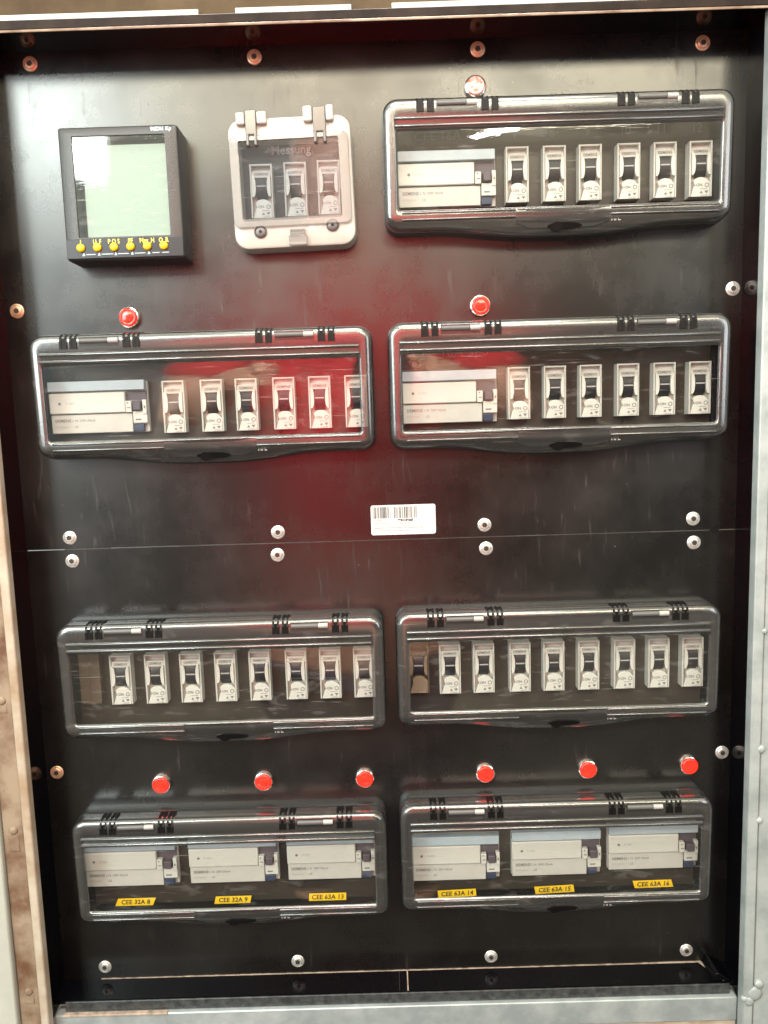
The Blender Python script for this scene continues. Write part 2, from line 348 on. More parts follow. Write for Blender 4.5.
MB().box(XL+10, XR-6.5, 22, 23.4, ZB-8.4, ZB-0.6).build("front_lip", M['liner_edge'], bw_, bevel=0.4)
# corner gusset at the lower right and the sealant bead
MB().prism([(237, -337.9), (239.5, -332), (242, -331.5), (252, -337.9)], 0, 21).build("corner_gusset", M['liner'], bw_, bevel=0.6)
sb = MB()
xs = [-228+i*4 for i in range(117)]
for i in range(len(xs)-1):
    if True:
        h = 0.15+0.3*random.random()+(0.35 if xs[i] > 190 else 0)
        sb.box(xs[i], xs[i+1], 0.0, 0.9, ZB, ZB+h)
sb.add([(233, 0, -337.2), (236.5, 0, -337.2), (246, -21, -337.6), (244.6, -21, -337.6)], [(0, 1, 2, 3)])
sb.build("sealant_bead", M['sealant'], bw_)
MB().box(9.0, 9.9, 1.5, 21.9, ZB, ZB+0.25).build("wall_seam", M['sealant'], bw_)
MB().box(3.0, 3.3, 1.5, 21.9, ZB, ZB+0.2).build("wall_seam", M['liner_edge'], bw_)
# top rail
tr_ = MB().box(XL-60, XR+60, 26, 34.6, ZT-2.2, ZT+3.4).build("top_rail", M['darksteel'], cab, bevel=0.5)
MB().box(XL-60, XR+60, 34.7, 35.4, ZT-4.2, ZT-2.6).build("edge_trim", M['rust'], tr_, bevel=0.3)
for a, b_ in ((-330, -104), (-81, -8.2), (17, 195)):
    MB().box(a, b_, 27, 33, ZT+3.7, ZT+7.3).build("gasket_strip", M['gasket'], tr_, bevel=0.5)
MB().box(-340, 340, 20, 30, ZT+3.7, ZT+45).build("top_board", M['topboard'], cab, bevel=0.5)
# left side: cream lip, rusty hinge strip, pale door
MB().box(-260.4, -254.0, 28, 35.5, -420, ZT+3).build("left_lip", M['cream_lip'], cab, bevel=1.2, seg=3)
ru = MB().box(-276, -260.6, 24, 33, -420, ZT+3).build("hinge_strip", M['rust'], cab, bevel=0.8)
for z, hh in ((-100, 9), (-196, 16), (-321, 10), (25, 12)):
    k = MB(); k.lathe([(3.0, 32), (3.1, 33.6), (2.3, 34.4), (0.9, 34.7)], -268, z, 14); k.box(-271.5, -264.5, 32, 33.5, z-hh, z-2)
    k.build("hinge_knuckle", M['rust'], ru, bevel=0.6)
MB().box(-330, -276.6, 22, 36, -420, ZT+3).build("door_leaf", M['door'], cab, bevel=1.5)
# right rail
rr_ = MB().box(253.6, 261.0, 26, 35, -420, ZT+9).build("right_rail", M['rail'], cab, bevel=0.9)
MB().box(261.6, 304, 24, 33.5, -420, ZT+9).build("outer_rail", M['rail'], rr_, bevel=0.9)
for (x, z, r) in ((262, -338, 4.5), (258, -344, 3.2), (265, -331, 2.6), (261.4, -151, 2.4), (261.6, -204, 1.9), (261.2, -66, 1.7), (255, -342, 2.0)):
    MB().lathe([(r*1.3, 33), (r*1.25, 34.7), (r*0.9, 35.5), (r*0.4, 35.8)], x, z, 9).build("weld_bead", M['rail'], rr_, smooth=True)
# bottom rail
br_ = MB().box(-253.8, 253.4, 16, 26.5, -366, ZB-8.8).build("bottom_rail", M['galv'], cab, bevel=0.9)
MB().box(-253.8, 253.4, 15, 25, -420, -366.4).build("lower_bar", M['cream_lip'], br_, bevel=0.8)
MB().box(-248, -170, 23.6, 27.3, ZB-9.8, ZB-8.2).build("sealant_bead", M['sealant'], br_, bevel=0.4)

# ---------------------------------------------------------------- mounting panels
pu = MB().box(XL, XR, -3, 0, 0.35, ZT).build("mounting_panel", M['panel'], None)
tag(pu, "upper black panel carrying the meter, the small cream box and three breaker boxes", "panel", "black mounting panels")
pl = MB().box(XL, XR, -3, 0, ZB, -0.35).build("mounting_panel", M['panel'], None)
tag(pl, "lower black panel below the seam carrying four breaker boxes and six red lamps", "panel", "black mounting panels")
# seam: chipped pale edge along the joint
s_ = MB(); x = XL+28
while x < 236:
    L_ = random.uniform(6, 22)
    s_.box(x-0.3, min(x+L_, 236), -1, 0.10+random.random()*0.12, -0.32, random.choice((-0.12, 0.0, 0.1, 0.3)))
    x += L_
s_.build("chipped_edge", M['seam'], pu)
MB().prism([(236, -0.4), (240, 3.2), (244, 6), (243, 0.6), (244, -2.6), (240, -1.6)], 0, 0.2).build("corner_chip", M['blackp'], pu)
# engraved numbers and words seen through the covers
for tx, x in (("7", 99), ("8", 124), ("9", 148), ("10", 173.5), ("11", 198), ("12", 222)):
    text(tx, "lettering", x, 275.5, 0.6, 9, M['etch'], pu, sx=0.9)
text("CEE 16A 7p", "lettering", 52, 275.5, 0.6, 8, M['etch'], pu, sx=1.1)
text("CEE 16A 3p0", "lettering", 52, 131, 0.6, 8, M['etch'], pu, sx=1.25)
text("9", "lettering", 129, 131, 0.6, 8, M['etch'], pu)

# ---------------------------------------------------------------- miniature breaker
def make_mcb(h=36.0, w=15.4, body=None, face_mat=None, nm="miniature_breaker"):
    body = body or M['white']; face_mat = face_mat or M['whiteface']
    t = empty(nm, (0, 0, 0))
    hw = w/2; z0, z1 = -h/2, h/2
    b = MB()
    b.box(-hw, hw, 0, 4.0, z0, z1)                                   # back block
    b.box(-hw, -hw+1.2, 4.0, 8.2, z0, z1); b.box(hw-1.2, hw, 4.0, 8.2, z0, z1)
    b.box(-hw+1.2, hw-1.2, 4.0, 8.0, z1-1.2, z1)
    b.box(-hw+1.2, hw-1.2, 4.0, 7.4, z1-9, z1-4.6)                   # name field
    b.build("body", body, t, bevel=0.25)
    MB().box(-hw+1.3, hw-1.3, 4.02, 4.3, z0+0.5, z1-1.3).build("recess", M['recess'] if body != M['tan'] else M['tan'], t)
    # curved lower face plate
    pts = [(-hw+1.3, z0), (hw-1.3, z0)]
    R0 = 7.0; cz = z1-27.5
    pts += [(hw-1.3, cz+1)]
    for k in range(9):
        a = math.radians(25+130*k/8); pts.append((0.4+(hw-2.0)*math.cos(a)*0.95, cz+4.2*math.sin(a)))
    pts += [(-hw+3.6, cz-1), (-hw+2.6, (cz+z0)/2), (-hw+1.5, z0+1)]
    MB().prism(pts, 4.3, 8.0).build("face_plate", face_mat, t, bevel=0.3)
    # cheeks either side of the toggle
    tz = z1-15.0
    for sgn in (-1, 1):
        p = []
        for k in range(11):
            a = math.radians(-90+180*k/10)
            p.append((sgn*(hw-1.4-3.0*math.cos(a)**0.6*0.85 if k not in (0,10) else hw-1.5), tz+7.2*math.sin(a)))
        p += [(sgn*(hw-1.4), tz+7.2), (sgn*(hw-1.4), tz-7.2)]
        MB().prism(p if sgn > 0 else p[::-1], 4.3, 9.2).build("cheek", face_mat, t, bevel=0.4)
    # toggle lever: a curved bar
    rg = MB(); N = 10; prof = []
    for k in range(N+1):
        a = math.radians(-78+156*k/N); prof.append((4.2+4.4*math.cos(a), tz+8.4*math.sin(a)))
    vs = [(x, -d, z) for x in (-3.5, 3.5) for d, z in prof]; n = N+1
    rg.add(vs, [(k, k+1, n+k+1, n+k) for k in range(N)]+[tuple(range(n)), tuple(range(n, 2*n))])
    tg = rg.build("toggle", M['toggle'], t, smooth='auto')
    MB().box(-3.2, 3.2, 8.2, 9.0, tz-0.4, tz+0.5).build("toggle_edge", M['printl'], tg)
    # printing
    text("SIEMENS", "lettering", 0, z1-6.7, 7.5, 2.6, M['print'], t, sx=1.0, bold=0.04)
    text("I-ON", "lettering", -1.6, cz-1.0, 8.1, 2.6, M['print'], t, bold=0.05)
    q = MB(); n = 16; q.add([(4.2+r*math.cos(2*math.pi*k/n), -8.12, cz-1.0+r*math.sin(2*math.pi*k/n)) for r in (1.0, 1.5) for k in range(n)], [(k, (k+1) % n, n+(k+1) % n, n+k) for k in range(n)])
    q.box(-0.5, 4.5, 8.05, 8.1, cz-3.6, cz-3.3)
    q.prism([(-0.6, cz-6.4), (0.6, cz-4.6), (1.6, cz-6.4)], 8.02, 8.1); q.prism([(2.6, cz-4.6), (5.4, cz-4.6), (4.0, cz-6.6)], 8.02, 8.1)
    q.build("symbol", M['print'], t)
    text("230/400", "lettering", 2.6, cz-7.6, 8.1, 1.5, M['printl'], t)
    return t
# ---------------------------------------------------------------- residual current breaker
def make_rcd(w=66.0, h=36.0):
    t = empty("residual_current_breaker", (0, 0, 0))
    X = lambda f: -w/2+f*w
    Z = lambda f: h/2-f*h
    MB().box(X(0), X(1), 0, 3.2, Z(1), Z(0.02)).build("body", M['white'], t, bevel=0.3)
    MB().box(X(0), X(0.78), 3.2, 7.6, Z(0.62), Z(0.22)).build("upper_housing", M['whiteface'], t, bevel=0.8)
    MB().box(X(0.005), X(0.84), 3.2, 6.2, Z(0.995), Z(0.635)).build("lower_housing", M['white'], t, bevel=0.4)
    MB().box(X(0.0), X(0.99), 3.2, 8.4, Z(0.19), Z(0.0)).build("label_strip", M['strip'], t, bevel=0.5)
    MB().box(X(0.785), X(0.99), 3.2, 4.4, Z(0.62), Z(0.21)).build("switch_bay", M['violet'], t)
    wb = MB()
    wb.box(X(0.785), X(0.845), 4.4, 8.2, Z(0.62), Z(0.40)); wb.box(X(0.955), X(0.997), 3.3, 7.8, Z(0.66), Z(0.38))
    wb.box(X(0.85), X(0.997), 3.2, 7.0, Z(0.83), Z(0.60))
    wb.build("switch_frame", M['whiteface'], t, bevel=0.4)
    MB().box(X(0.865), X(0.945), 4.4, 9.8, Z(0.585), Z(0.42)).build("toggle", M['violet'], t, bevel=0.6)
    MB().box(X(0.85), X(0.955), 3.2, 6.4, Z(0.985), Z(0.85)).build("test_button", M['blue'], t, bevel=0.3)
    pr = MB(); pr.lathe([(1.0, 7.62), (1.0, 7.7)], X(0.11), Z(0.42), 12)
    pr.box(X(0.875), X(0.935), 7.0, 7.08, Z(0.775), Z(0.745)); pr.box(X(0.80), X(0.815), 8.2, 8.28, Z(0.45), Z(0.42))
    pr.box(X(0.80), X(0.835), 8.2, 8.28, Z(0.54), Z(0.52)); pr.box(X(0.97), X(0.985), 7.8, 7.86, Z(0.55), Z(0.5))
    pr.build("symbol", M['print'], t)
    text("FI 40A", "lettering", X(0.17), Z(0.42), 7.65, 2.2, M['printl'], t, 'LEFT')
    text("SIEMENS", "lettering", X(0.04), Z(0.75), 6.25, 3.0, M['print'], t, 'LEFT', bold=0.05)
    text("L N  5SM 30mA", "lettering", X(0.22), Z(0.75), 6.25, 2.4, M['print'], t, 'LEFT')
    text("5SM3344-6", "lettering", X(0.04), Z(0.87), 6.25, 2.0, M['printl'], t, 'LEFT')
    text("CE", "lettering", X(0.24), Z(0.87), 6.25, 2.2, M['print'], t, 'LEFT')
    return t

# ---------------------------------------------------------------- transparent flush box
BW, BH = 228.6, 82.6
def make_box():
    t = empty("breaker_box", (0, 0, 0))
    x0, x1, z0, z1 = -BW/2, BW/2, -BH/2, BH/2
    # base
    r = [rrect(x0+i, x1-i, z0+i, z1-i, 9-i*0.4, d, bulge=5.5) for i, d in ((-0.4, 0.05), (-0.4, 10.5), (0.1, 11.6), (3.2, 11.8))]
    ba = MB().rings(r, cap=False).build("base", M['base'], t, smooth='auto')
    MB().box(x0+5, x1-5, 0.1, 0.5, z0+4, z1-4).build("inner_plate", M['inner'], ba)
    # hinged cover
    wx0, wx1, wz0, wz1 = x0+9, x1-9, z0+12.2, z1-20.5
    rr = []
    for i, d in ((0.3, 12.2), (0.0, 17), (0.0, 20.2), (0.6, 21.8), (2.0, 23.0), (4.0, 23.6), (6.0, 23.7)):
        rr.append(rrect(x0+i, x1-i, z0+i, z1-i, max(9.5-i*0.8, 3.5), d, bulge=5.5*(1-i/14)))
    rr.append(rrect(wx0-1.4, wx1+1.4, wz0-1.4, wz1+1.2, 2.4, 23.8)); rr.append(rrect(wx0-0.6, wx1+0.6, wz0-0.6, wz1+0.6, 1.8, 23.3)); rr.append(rrect(wx0, wx1, wz0, wz1, 1.4, 22.2))
    c = MB().rings(rr, cap=False)
    cv = c.build("cover", M['cover'], t, smooth=True)
    cu = MB()                                                        # faintly domed clear window
    nx, nz = 40, 14; vs = []
    for j in range(nz+1):
        for i in range(nx+1):
            a = i/nx*2-1; b = j/nz*2-1
            vs.append((wx0+(wx1-wx0)*i/nx, -(22.15+0.30*(1-a**4)*(1-b**4)), wz0+(wz1-wz0)*j/nz))
    cu.add(vs, [(j*(nx+1)+i, j*(nx+1)+i+1, (j+1)*(nx+1)+i+1, (j+1)*(nx+1)+i) for j in range(nz) for i in range(nx)])
    cu.build("window", M['pane'], cv, smooth=True)
    def shape(o):       # the lid is deeper at the hinge side and rounds off towards the latch side
        for v in o.data.vertices:
            d = -v.co.y/S; z = v.co.z/S
            if d > 12.25:
                t = min(1, max(0, (z0+7-z)/9)); t = t*t*(3-2*t)
                v.co.y = -(d+1.2*(z/z1)-4.5*t*min(1, (d-12.2)/8))*S
        return o
    def ridge(xa, xb, z, rad=1.15):
        q = MB(); n = 10; rings = []
        for x, s in ((xa-0.9, 0.15), (xa-0.6, 0.7), (xa, 1), (xb, 1), (xb+0.6, 0.7), (xb+0.9, 0.15)):
            rings.append([(x, -(23.6+rad*1.1*s*math.cos(2*math.pi*k/n)), z+rad*s*math.sin(2*math.pi*k/n)) for k in range(n)])
        q.rings(rings, cap=True).build("ridge", M['ridge'], cv, smooth=True)
    ridge(x0+8, x1-9, z1-13.2); ridge(x0+8, x1-9, z1-17.9)
    ridge(x0+11.5, -29, z0+10.2, 0.8); ridge(x0+11.5, -29, z0+5.8, 0.8)
    ridge(35, x1-9.5, z0+10.2, 0.8); ridge(35, x1-9.5, z0+5.8, 0.8)
    MB().prism([(-28, z0+11.2), (34, z0+11.2), (34, z0+2.2), (24, z0-1.2), (-20, z0-1.2), (-28, z0+2.2)], 22.6, 23.95).build("latch_tab", M['cover'], cv, bevel=0.5)
    # hinges: curved black slots wrapping over the top edge, with a pin between
    def fin(q, xa, xb):
        prof = [(12.4, z1+0.9), (17, z1+0.9), (20.6, z1+0.1), (23.2, z1-1.8), (24.5, z1-4.6), (24.5, z1-9.6)]
        inn = [(11.6, z1-1.2), (16, z1-1.2), (19.3, z1-1.8), (21.5, z1-3.4), (22.4, z1-5.4), (22.4, z1-9.6)]
        n = len(prof); vs = [(x, -d, z) for x in (xa, xb) for d, z in prof+inn[::-1]]; m_ = 2*n
        fs = [(k, (k+1) % m_, m_+(k+1) % m_, m_+k) for k in range(m_)]
        fs += [(k, k+1, m_-2-k, m_-1-k) for k in range(n-1)]+[(m_+k, m_+k+1, 2*m_-2-k, 2*m_-1-k) for k in range(n-1)]
        q.add(vs, fs)
    for (sl, pn) in ((((-92.4, -90.9), (-88.9, -87.4), (-85.6, -84.1), (-82.3, -80.9), (-50.4, -48.9), (-47.0, -45.5), (-43.8, -42.3), (-40.6, -39.2)), (-79.4, -52.6)),
                     (((37.4, 38.9), (40.8, 42.3), (44.1, 45.6), (47.2, 48.6), (78.8, 80.3), (82.2, 83.7), (85.4, 86.9), (88.6, 90.0)), (50.2, 76.6))):
        for k in (0, 2, 4, 6):
            q = MB(); fin(q, *sl[k]); fin(q, *sl[k+1]); q.box(sl[k][1]-0.3, sl[k+1][0]+0.3, 20.0, 24.2, z1-9.0, z1-2.6); q.box(sl[k][1]-0.2, sl[k+1][0]+0.2, 20.0, 24.4, z1-9.4, z1-7.6)
            q.box(sl[k][1]-0.2, sl[k+1][0]+0.2, 13.0, 17.0, z1-1.4, z1+0.7); q.build("hinge_knuckle", M['blackp'], cv)
        MB().box(pn[0], pn[1]-0.4, 22.9, 23.9, z1-8.2, z1-2.2).build("pin_slot", M['base'], cv)
        MB().tubex(pn[0]+0.5, pn[1]-7.6, 23.9, z1-4.6, 1.7).build("hinge_pin", M['pin'], cv, smooth='auto')
        MB().tubex(pn[1]-7.3, pn[1]-0.6, 23.9, z1-4.6, 1.8).build("pin_tip", M['pinend'], cv, smooth='auto')
    # keyhole latch
    n = 20; lz = z0-0.2
    la = MB().prism([(4.4+11.5*math.cos(2*math.pi*k/n), lz+2.1*math.sin(2*math.pi*k/n)) for k in range(n)], 23.6, 24.75)
    la.prism([(-1+4.0*math.cos(2*math.pi*k/n), lz-0.6+3.0*math.sin(2*math.pi*k/n)) for k in range(n)], 23.6, 24.9)
    la.build("latch", M['blackp'], cv, smooth='auto')
    text("HPL", "lettering", 38, z0+3.2, 20.6, 3.6, M['printl'], cv, bold=0.1)
    MB().prism([(31.5, z0+1), (33.3, z0+1.4), (33.8, z0+3.4), (32.2, z0+2.6)], 21.0, 22.9).build("emblem", M['printl'], cv)
    for o in bpy.data.objects:
        p = o
        while p and p != cv: p = p.parent
        if p == cv and o.type == 'MESH' and o.name.split('.')[0] != 'lettering': shape(o)
    return t

mcb0 = make_mcb(); rcd0 = make_rcd(); box0 = make_box()
used = set()
def place(proto, loc, label, cat, group, scl=(1, 1, 1), rz=0.0):
    o = proto if proto.name not in used else copy_tree(proto)
    used.add(proto.name)
    o.location = (loc[0]*S, -loc[1]*S, loc[2]*S); o.scale = scl; o.rotation_euler[1] = rz
    return tag(o, label, cat, group)

boxes = [  # xl, xr, ztop, zbot(sides), name
 (9.4, 238.0, 292.0, 210.4, "top right"), (-233.2, -2.3, 149.2, 65.8, "second row left"), (8.8, 239.4, 150.2, 65.4, "second row right"),
 (-231.4, -0.6, -50.4, -136.4, "third row left"), (8.4, 237.0, -49.0, -133.6, "third row right"),
 (-232.2, -3.1, -196.0, -279.8, "bottom left"), (7.2, 234.4, -191.5, -277.0, "bottom right")]
desc = ["with a bright streak reflected on its window", "under a lone red lamp, widest breaker at left, a cut-off one at right", "two red lamps above, second row from the top",
        "just below the seam with eight narrow breakers", "just below the seam with nine narrow breakers",
        "above yellow labels 8, 9 and 13", "above yellow labels 14, 15 and 16"]
desc[1] = "red reflection at its right end"; desc[2] = "red reflection at its left end"
for (a, b, zt, zb, nm), ds in zip(boxes, desc):
    place(box0, ((a+b)/2, 0, (zt+zb)/2), "smoked hinged box, %s, %s" % (nm, ds), "breaker box", "transparent breaker boxes", ((b-a)/BW, 1, (zt-zb)/BH))
ords = ["first", "second", "third", "fourth", "fifth", "sixth", "seventh", "eighth"]
rows = [
 ("top right box", (98.9, 123.9, 147.9, 173.7, 198.0, 222.0), 246.8, 'black toggle'),
 ("second row left box", (-141.5, -114.9, -90.7, -64.7, -39.8, -14.6), 99.6, 'dark toggle'),
 ("second row right box", (98.8, 123.7, 148.5, 174.4, 199.6, 224.2), 101.6, 'dark toggle'),
 ("third row left box", (-192.5, -167.2, -141.7, -116.4, -91.4, -65.0, -40.2, -15.5), -96.0, 'black toggle'),
 ("third row right box", (46.9, 71.4, 97.7, 122.2, 147.5, 173.4, 198.3, 222.8), -95.2, 'dark toggle'),
]
for bn, xsx, z, tg in rows:
    for i, x in enumerate(xsx):
        place(mcb0, (x, 0.6, z), "white breaker with %s, %s narrow white one from left in %s" % (tg, ords[i], bn), "circuit breaker", "narrow white breakers",
              (1.0, 1, 1.0 if 'third' not in bn else 1.02))
for i, (x, z) in enumerate(((-73.0, 241.0), (-50.2, 241.6), (-27.8, 242.2))):
    place(mcb0, (x+0.0, 2.0, z), "narrow white breaker with dark toggle, %s of three in cream box" % ("left", "middle", "right")[i], "circuit breaker", "narrow white breakers", (0.98, 1, 0.97))
mt = make_mcb(body=M['tan'], face_mat=M['tanface'])  # brown reflection over this breaker is painted into its plastic
place(mt, (24.2, 0.6, -94.5), "narrow tan breaker at far left end of third row right box", "circuit breaker")if False else tag(mt, "narrow tan breaker at far left end of third row right box", "circuit breaker")
mt.location = (24.0*S, -0.6*S, -94.5*S)
bl = MB().box(-7.5, 7.5, 0, 5.5, -20, 20); bl.box(-1, 0, 5.5, 5.8, -18, 18)  # strip added to stand for the brown ghost reflection at the window end
bl = bl.build("ghost_strip", M['tan'], None, bevel=0.5); bl.location = (-216*S, -0.6*S, -94*S); tag(bl, "brown reflection added as ghost strip at far left inside third row left box", "ghost strip")

rc = [((51.8, 246.0), "top right box", 'only wide breaker', 66), ((-194.5, 101.0), "second row left box", 'only wide breaker', 68), ((50.8, 100.6), "second row right box", 'only wide breaker', 66),
      ((-196.0, -239.6), "bottom left box", 'left one of three over label 8', 70), ((-118.6, -239.0), "bottom left box", 'middle one of three over label 9', 67), ((-45.3, -238.6), "bottom left box", 'right one of three over label 13', 66),
      ((48.4, -242.4), "bottom right box", 'left one of three over label 14', 66), ((123.9, -240.6), "bottom right box", 'middle one of three over label 15', 67), ((196.4, -237.8), "bottom right box", 'right one of three over label 16', 67)]
for (x, z), bn, ds, ww in rc:
    place(rcd0, (x, 0.6, z), "wide white breaker, %s, %s" % (ds, bn), "circuit breaker", "wide white breakers", (ww/66, 1, 1.0))

# ---------------------------------------------------------------- yellow labels
for i, (x, z, tx, rz, wd, sh) in enumerate(((-196.2, -273.1, "CEE 32A 8", 0, 30, 2.5), (-121.8, -273.6, "CEE 32A 9", 0, 28.5, 1.4), (-49.6, -273.4, "CEE 63A 13", 0, 29.5, 0.3),
                                       (49.0, -273.6, "CEE 63A 14", 0.0, 30.3, -0.3), (123.2, -272.6, "CEE 63A 15", 0.0, 31.0, -0.8), (198.1, -270.4, "CEE 63A 16", 0.02, 30.5, -1.6))):
    hw = wd/2-0.6
    la = MB().prism([(-hw-sh/2, -2.9), (hw-sh/2, -2.9), (hw+sh/2, 2.9), (-hw+sh/2, 2.9)], 0, 0.35).build("label_strip", M['label'])
    la.location = (x*S, -2.6*S, (z+5.5)*S if False else z*S); la.rotation_euler[1] = rz+(-0.03 if i > 2 else 0.0)
    tag(la, "yellow label reading %s, %s in the %s box" % (tx, ("left", "middle", "right")[i % 3], ("bottom left", "bottom right")[i//3]), "label", "yellow labels")
    text(tx, "lettering", 0, -0.1, 0.4, 5.0, M['ink'], la, sx=1.0, bold=0.10, slant=0.1)

# ---------------------------------------------------------------- screws
def make_screw(mat):
    s = MB().lathe([(5.0, 0.0), (5.0, 0.5), (4.6, 0.9), (3.9, 1.0), (3.7, 0.8), (3.4, 1.3), (2.9, 1.6), (1.9, 1.6)], n=26).build("screw", mat, None, smooth='auto')
    p = [(1.9*math.cos(math.radians(60*k)), 1.9*math.sin(math.radians(60*k))) for k in range(6)]
    MB().prism(p, 1.55, 1.7).build("socket", M['socket'], s)
    return s
sz, sbm = make_screw(M['screw']), make_screw(M['screwrefl'])
cx = (-225.0, -75.0, 75.0, 225.0)
cw = ("far left", "second from left", "third from left", "far right")
sl = [(x, 329.6, "round screw with painted brown reflection in the top row, %s" % cw[i], sbm) for i, x in enumerate(cx)]
sl += [(x, 8.4, "pale round screw just above the seam, %s" % cw[i], sz) for i, x in enumerate(cx)]
sl += [(x, -8.2, "pale round screw just below the seam, %s" % cw[i], sz) for i, x in enumerate(cx)]
sl += [(x, -328.2, "pale round screw in the bottom row, %s" % cw[i], sz) for i, x in enumerate(cx)]
sl += [(-249, 169.4, "round screw with painted brown reflection at left edge above the second row of boxes", sbm), (249, 169.4, "pale round screw at right edge just under the top right box", sz),
       (-249, -168.8, "round screw with painted brown reflection at left edge above the bottom left box", sbm), (249, -168.8, "pale round screw at right edge above the bottom right box", sz)]
for i, (x, z, lb, pr) in enumerate(sl):
    o = place(pr, (x+random.uniform(-.6, .6), 0, z+random.uniform(-.6, .6)), lb, "screw", "panel screws")
    o.rotation_euler[1] = random.random()*3

# ---------------------------------------------------------------- red indicator lamps
def make_led(lens):
    t = empty("indicator_lamp", (0, 0, 0))
    MB().lathe([(7.3, 0), (7.3, 2.2), (6.9, 3.2), (6.3, 3.5), (6.15, 3.0)], n=32).build("bezel", M['chrome'], t, smooth='auto')
    MB().lathe([(6.1, 2.6), (6.1, 3.9), (5.6, 4.7), (4.7, 4.9), (4.3, 4.5), (4.0, 4.6), (2.2, 5.0), (0.6, 5.1)], n=32).build("lens", lens, t, smooth=True)
    return t
led0 = make_led(M['redlens']); ledc = make_led(M['glarelens'])
place(ledc, (72.5, 0, 306.0), "indicator lamp with painted pinkish white highlight above the top right box", "indicator lamp", "indicator lamps")
for x, z, lb in ((-170.5, 162, "red indicator lamp above the second row left box"), (73.6, 162.5, "red indicator lamp above the second row right box"),
                 (-170.6, -179.7, "red indicator lamp above bottom left box, left of three"), (-93.9, -179.7, "red indicator lamp above bottom left box, middle of three"), (-18.0, -179.6, "red indicator lamp above bottom left box, right of three"),
                 (72.1, -178.4, "red indicator lamp above bottom right box, left of three"), (148.6, -177.6, "red indicator lamp above bottom right box, middle of three"), (224.2, -176.8, "red indicator lamp above bottom right box, right of three")):
    place(led0, (x, 0, z), lb, "indicator lamp", "indicator lamps")

# ---------------------------------------------------------------- power meter
mt_ = empty("power_meter", (-163.6, 0, 239.3), "square black power meter with pale green display and six yellow keys, top left", "meter")
W2, H2 = 39.3, 42.3
X = lambda f: -W2+2*W2*f
Z = lambda f: H2-2*H2*f
hs = MB()
hs.rings([rrect(-W2+i, W2-i, -H2+i, H2-i, max(2.2-i, 1.0), d, k=4, m=4) for i, d in ((0, 0), (0, 19), (0.4, 20.6), (1.4, 21.4))] +
         [rrect(X(0.115), X(0.89), Z(0.825), Z(0.07), 0.8, 21.6, k=4, m=4), rrect(X(0.125), X(0.88), Z(0.815), Z(0.085), 0.8, 14, k=4, m=4)], cap=False)
hs.build("housing", M['meter'], mt_, smooth='auto')
MB().box(X(0.12), X(0.885), 13, 14, Z(0.82), Z(0.08)).build("display_mask", M['blackp'], mt_)
ds_ = MB().box(X(0.165), X(0.875), 14.0, 14.6, Z(0.812), Z(0.115)).build("display", M['lcd'], mt_)
MB().box(X(0.118), X(0.888), 20.2, 20.6, Z(0.822), Z(0.072)).build("display_glass", M['pane'], mt_)
ks = MB().box(-W2+0.6, W2-0.6, 21.3, 22.0, -H2+1.2, Z(0.838)).build("key_strip", M['meterstrip'], mt_, bevel=0.3)
for f, tx in zip((.13, .27, .41, .55, .69, .83), ("I", "U_F", "P Q S", "PF", "Max_H", "O_R")):
    MB().lathe([(2.7, 22), (2.7, 23), (2.1, 23.8), (0.8, 24.1)], X(f), Z(0.905), 20).build("key", M['yellow'], ks, smooth=True)
    text(tx, "lettering", X(f), Z(0.862), 22.05, 4.2, M['yelprint'], ks, sx=0.8, bold=0.08)
ln = MB()
for a, b in ((.17, .25), (.30, .40), (.44, .53), (.58, .67), (.73, .79), (.81, .87)): ln.box(X(a), X(b), 22.0, 22.1, Z(0.958), Z(0.952))
for f in (.15, .28, .42, .56, .70): ln.prism([(X(f)-1, Z(0.965)), (X(f)+1, Z(0.965)), (X(f), Z(0.94))], 22.0, 22.1)
ln.build("key_markings", M['strip'], ks)
text("96DN", "lettering", X(0.83), Z(0.035), 21.62, 3.4, M['strip'], mt_, bold=0.12)
text("Kp", "lettering", X(0.925), Z(0.035), 21.62, 3.4, M['strip'], mt_, bold=0.08)

# ---------------------------------------------------------------- cream box lettered Messung
mb = empty("measuring_box", (-50.2, 0, 244.6), "cream box with clear flap lettered Messung over three breakers", "breaker box")
mb.rotation_euler[1] = -0.02; mb.scale = (1.04, 1, 1); mb.location.x -= 1.6*S
def PX(x): return (x-372)/7.92
def PZ(y): return (418-y)/7.92
o = [rrect(PX(62)+i, PX(682)-i, PZ(748)+i, PZ(88)-i, 9-i*0.6, d, k=5, m=5) for i, d in ((0, 0), (0, 12.5), (0.5, 14.6), (1.8, 15.6))]
o += [rrect(PX(112), PX(618), PZ(606), PZ(196), 1.5, 15.8, k=5, m=5), rrect(PX(114), PX(616), PZ(604), PZ(198), 1.5, 3, k=5, m=5)]
MB().rings(o, cap=False).build("housing", M['cream'], mb, smooth='auto')
MB().box(PX(112), PX(618), 0.3, 1.6, PZ(606), PZ(196)).build("inner_plate", M['slate'], mb)
fl = MB().rings([rrect(PX(68)+i, PX(668)-i, PZ(642)+i, PZ(180)-i, 4, d, k=5, m=5) for i, d in ((0, 15.8), (0, 17.2), (0.6, 17.9))] +
                [rrect(PX(112), PX(618), PZ(600), PZ(206), 1.5, 18.0, k=5, m=5), rrect(PX(114), PX(616), PZ(598), PZ(208), 1.5, 16.8, k=5, m=5)], cap=False).build("flap", M['flap'], mb, smooth='auto')
MB().box(PX(114), PX(616), 16.6, 16.8, PZ(598), PZ(208)).build("window", M['flapwin'], fl)
text("Messung", "lettering", PX(366), PZ(222), 2.2, 8.2, M['sticker'], mb, sx=0.92, bold=0.14)
